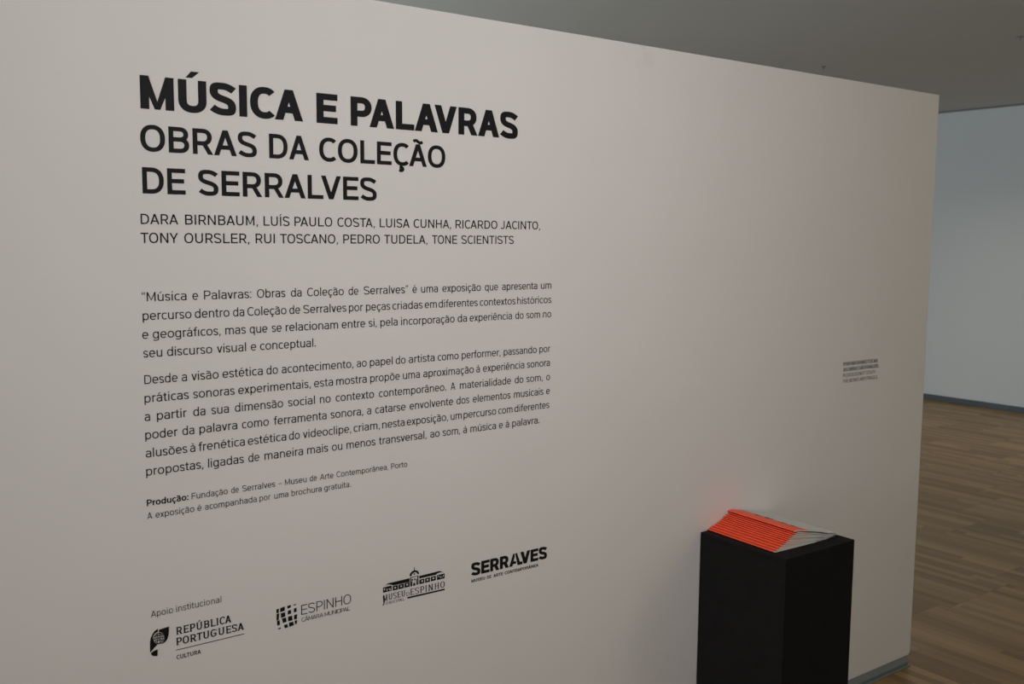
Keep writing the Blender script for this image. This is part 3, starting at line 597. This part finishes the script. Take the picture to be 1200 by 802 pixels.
# ------------------------------------------------------------------ black plinth with the pile of booklets
PX0, PX1, PY0, PY1, PZ = 2.0685, 2.3675, -0.2990, -0.0015, 0.6815
t = thing('plinth', 'square matt black plinth standing against the white partition', 'plinth', ((PX0 + PX1) / 2, (PY0 + PY1) / 2, 0))
def rel(o, root): o.parent = root; o.matrix_parent_inverse = Matrix.Translation(-root.location); return o
rel(box_obj('body', PX0, PX1, PY0, PY1, 0.0, PZ - 0.012, M_plinth, 0.0012), t)
rel(box_obj('top_panel', PX0, PX1, PY0, PY1, PZ - 0.012, PZ, M_plinth, 0.0012), t)

SX = [2.087, 2.096, 2.107, 2.118, 2.129, 2.137, 2.145, 2.151, 2.157, 2.164, 2.174, 2.182, 2.172]
YN = [-.245, -.2445, -.2455, -.244, -.246, -.2445, -.245, -.2435, -.246, -.245, -.2445, -.2455, -.244, -.245, -.243, -.246]
BW, BL, TS, TF = 0.174, 0.243, 0.0036, 0.0007
NX = 1400; GX0, GX1 = 2.05, 2.40
gx = [GX0 + (GX1 - GX0) * i / NX for i in range(NX + 1)]
surf = [PZ] * (NX + 1)
def samp(a, x):
    f = (x - GX0) / (GX1 - GX0) * NX; i = max(0, min(NX - 1, int(f))); return a[i] + (a[i + 1] - a[i]) * (f - i)
ORD = ['lowest', 'second', 'third', 'fourth', 'fifth', 'sixth', 'seventh', 'eighth', 'ninth', 'tenth', 'eleventh', 'twelfth', 'thirteenth']
US = [0, .0012, .003, .006, .009, .012] + [.015 + .0031 * q for q in range(51)] + [BW]
def th(u):
    if u < .012: return TS * (1 - .22 * (1 - u / .012) ** 2)      # upper face rounds off towards the fold
    return TF + (TS - TF) * max(0.0, 1 - (u - .012) / (BW - .012)) ** 1.1
for i, sx in enumerate(SX):
    sx += .0051
    BW = .174 + .008 * i / 12; US[-1] = BW
    lab = {0: 'red-spined booklet lying lowest in the pile, directly on the black plinth', 12: 'red-spined booklet on top of the pile, its pale cover uppermost'}.get(i, ORD[i] + ' red-spined booklet up from the plinth top in the fanned pile')
    y0 = YN[i]; y1 = y0 + BL
    y1 = min(y1, -.002)
    root = thing('booklet', lab, 'booklet', (sx, (y0 + y1) / 2, samp(surf, sx)), 'booklets piled on the plinth')
    # smoothed support under this booklet
    lift = 0.0032 if i == 12 else (0.0010 if i == 11 else 0.0)
    bot = []
    for u in US:
        x = sx + u
        k1 = US.index(u); dl = u - US[max(k1 - 1, 0)]; dr = US[min(k1 + 1, len(US) - 1)] - u
        wd = (dl + dr) * (1.15 if u > .155 else .55)
        z = max(samp(surf, x + wd * (q / 8 - .5)) for q in range(9))
        if i >= 11: z += lift * (math.sin(min(1, u / BW) * math.pi) ** .6 if u > 0 else 0)
        if u < .009: z += TS * .38 * (1 - u / .009) ** 2         # lower face lifts off the booklet beneath at the fold
        bot.append(z + 0.00026)
    # sheets sag instead of following every step
    for k2 in range(1, len(bot)):
        du = US[k2] - US[k2 - 1]; bot[k2] = max(bot[k2], bot[k2 - 1] - du * .27)
    if i == len(SX) - 1:                             # the top one overhangs the folds under it and stays straight
        hi = max(bot[:7]) - .0003
        bot = [max(b, hi) if k2 < 7 else b for k2, b in enumerate(bot)]
    top = [b + th(u) for b, u in zip(bot, US)]
    for g in range(NX + 1):
        x = gx[g]
        if sx <= x <= sx + BW:
            u = x - sx
            for k2 in range(len(US) - 1):
                if US[k2] <= u <= US[k2 + 1]:
                    f = (u - US[k2]) / (US[k2 + 1] - US[k2]); surf[g] = max(surf[g], top[k2] + (top[k2 + 1] - top[k2]) * f); break
    ct = 0.00028                                    # cover stock thickness
    outer = [(sx + u, z) for u, z in zip(US, top)]; lower = [(sx + u, z) for u, z in zip(US, bot)]
    # cover: one folded sheet around the spine
    zc = (bot[0] + top[0]) / 2; rr = (top[0] - bot[0]) / 2
    sp_o = [(sx - rr * .55 * math.sin(a), zc - rr * math.cos(a)) for a in [math.pi * q / 6 for q in range(1, 6)]]
    path_o = lower[::-1] + sp_o + outer
    path_i = [(x, z + ct) for x, z in lower[::-1]] + [(x + ct, z) for x, z in sp_o] + [(x, z - ct) for x, z in outer]
    bm = bmesh.new(); n = len(path_o)
    vo = [[bm.verts.new((x, y, z)) for x, z in path_o] for y in (y0, y1)]
    vi = [[bm.verts.new((x, y, z)) for x, z in path_i] for y in (y0, y1)]
    def red(a, b): return 0 if (min(path_o[a][0], path_o[b][0]) - sx) < .0595 else 1
    for q in range(n - 1):
        mi = red(q, q + 1)
        bm.faces.new((vo[0][q], vo[0][q + 1], vo[1][q + 1], vo[1][q])).material_index = mi
        for fc in ((vi[0][q], vi[1][q], vi[1][q + 1], vi[0][q + 1]),
                   (vo[0][q], vi[0][q], vi[0][q + 1], vo[0][q + 1]), (vo[1][q], vo[1][q + 1], vi[1][q + 1], vi[1][q])):
            bm.faces.new(fc).material_index = 1
    for q in (0, n - 1): bm.faces.new((vo[0][q], vo[1][q], vi[1][q], vi[0][q])).material_index = 1
    c = rel(link_bm('cover', bm, [M_red, M_cover]), root)
    # pages: folded block inside the cover, a hair short of it at head and tail
    bm = bmesh.new(); e = .0006
    up = [(x + (.0008 if j == 0 else 0), z - ct - .00002) for j, (x, z) in enumerate(outer)]; dn = [(x + (.0008 if j == 0 else 0), z + ct + .00002) for j, (x, z) in enumerate(lower)]
    up = [(min(x, sx + BW - .0008), max(z, dz + .00004)) for (x, z), (dx, dz) in zip(up, dn)]; dn = [(min(x, sx + BW - .0008), z) for x, z in dn]
    A = [[bm.verts.new((x, y, z)) for x, z in up] for y in (y0 + e * .3, y1 - e)]; Bv = [[bm.verts.new((x, y, z)) for x, z in dn] for y in (y0 + e * .3, y1 - e)]
    m_ = len(up)
    for q in range(m_ - 1):
        bm.faces.new((A[0][q], A[0][q + 1], A[1][q + 1], A[1][q])); bm.faces.new((Bv[0][q], Bv[1][q], Bv[1][q + 1], Bv[0][q + 1]))
        bm.faces.new((A[0][q], Bv[0][q], Bv[0][q + 1], A[0][q + 1])); bm.faces.new((A[1][q], A[1][q + 1], Bv[1][q + 1], Bv[1][q]))
    for q in (0, m_ - 1): bm.faces.new((A[0][q], A[1][q], Bv[1][q], Bv[0][q]))
    rel(link_bm('page_block', bm, M_page), root)
    if i == len(SX) - 1:                             # dark print across the edge of the red band
        def zt(u):
            for k2 in range(len(US) - 1):
                if US[k2] <= u <= US[k2 + 1]: return top[k2] + (top[k2 + 1] - top[k2]) * (u - US[k2]) / (US[k2 + 1] - US[k2])
        for (ya, yb, ua, ub) in ((.052, .078, .046, .060), (.086, .116, .050, .066), (.150, .166, .048, .060), (.186, .200, .047, .058)):
            vs = []; bm = bmesh.new()
            for q in range(13):
                f = q / 12; um = (ua + ub) / 2 + .0025 * math.sin(9 * f); wd = (ub - ua) / 2 * math.sin(math.pi * (f * .9 + .05)) ** .5
                vs.append([bm.verts.new((sx + um + k3 * wd, y1 - ya - (yb - ya) * f, zt(um + k3 * wd) + .00006)) for k3 in (-1, 0, 1)])
            for q in range(12):
                for k3 in (0, 1): bm.faces.new((vs[q][k3], vs[q][k3 + 1], vs[q + 1][k3 + 1], vs[q + 1][k3]))
            rel(link_bm('cover_print', bm, M_ink), root)['label'] = 'dark print mark'
    root.rotation_euler.z = math.radians(-2.4)

# ------------------------------------------------------------------ ceiling fittings
for (x, y, lab) in ((5.885, 2.457, 'small dark ceiling fitting just above the partition top edge'), (5.909, 1.122, 'small dark ceiling fitting near the upper right corner of the picture')):
    root = thing('ceiling_fitting', lab, 'fitting', (x, y, ZC), 'ceiling fittings')
    bm = bmesh.new()
    bmesh.ops.create_cone(bm, cap_ends=True, segments=24, radius1=.014, radius2=.021, depth=.005, matrix=Matrix.Translation((x, y, ZC - .0025)))
    rel(link_bm('plate', bm, M_hook), root)
    bm = bmesh.new()
    bmesh.ops.create_cone(bm, cap_ends=True, segments=16, radius1=.004, radius2=.006, depth=.009, matrix=Matrix.Translation((x, y, ZC - .0095)))
    bmesh.ops.create_uvsphere(bm, u_segments=14, v_segments=8, radius=.0065, matrix=Matrix.Translation((x, y, ZC - .015)))
    rel(link_bm('nozzle', bm, M_hook), root)
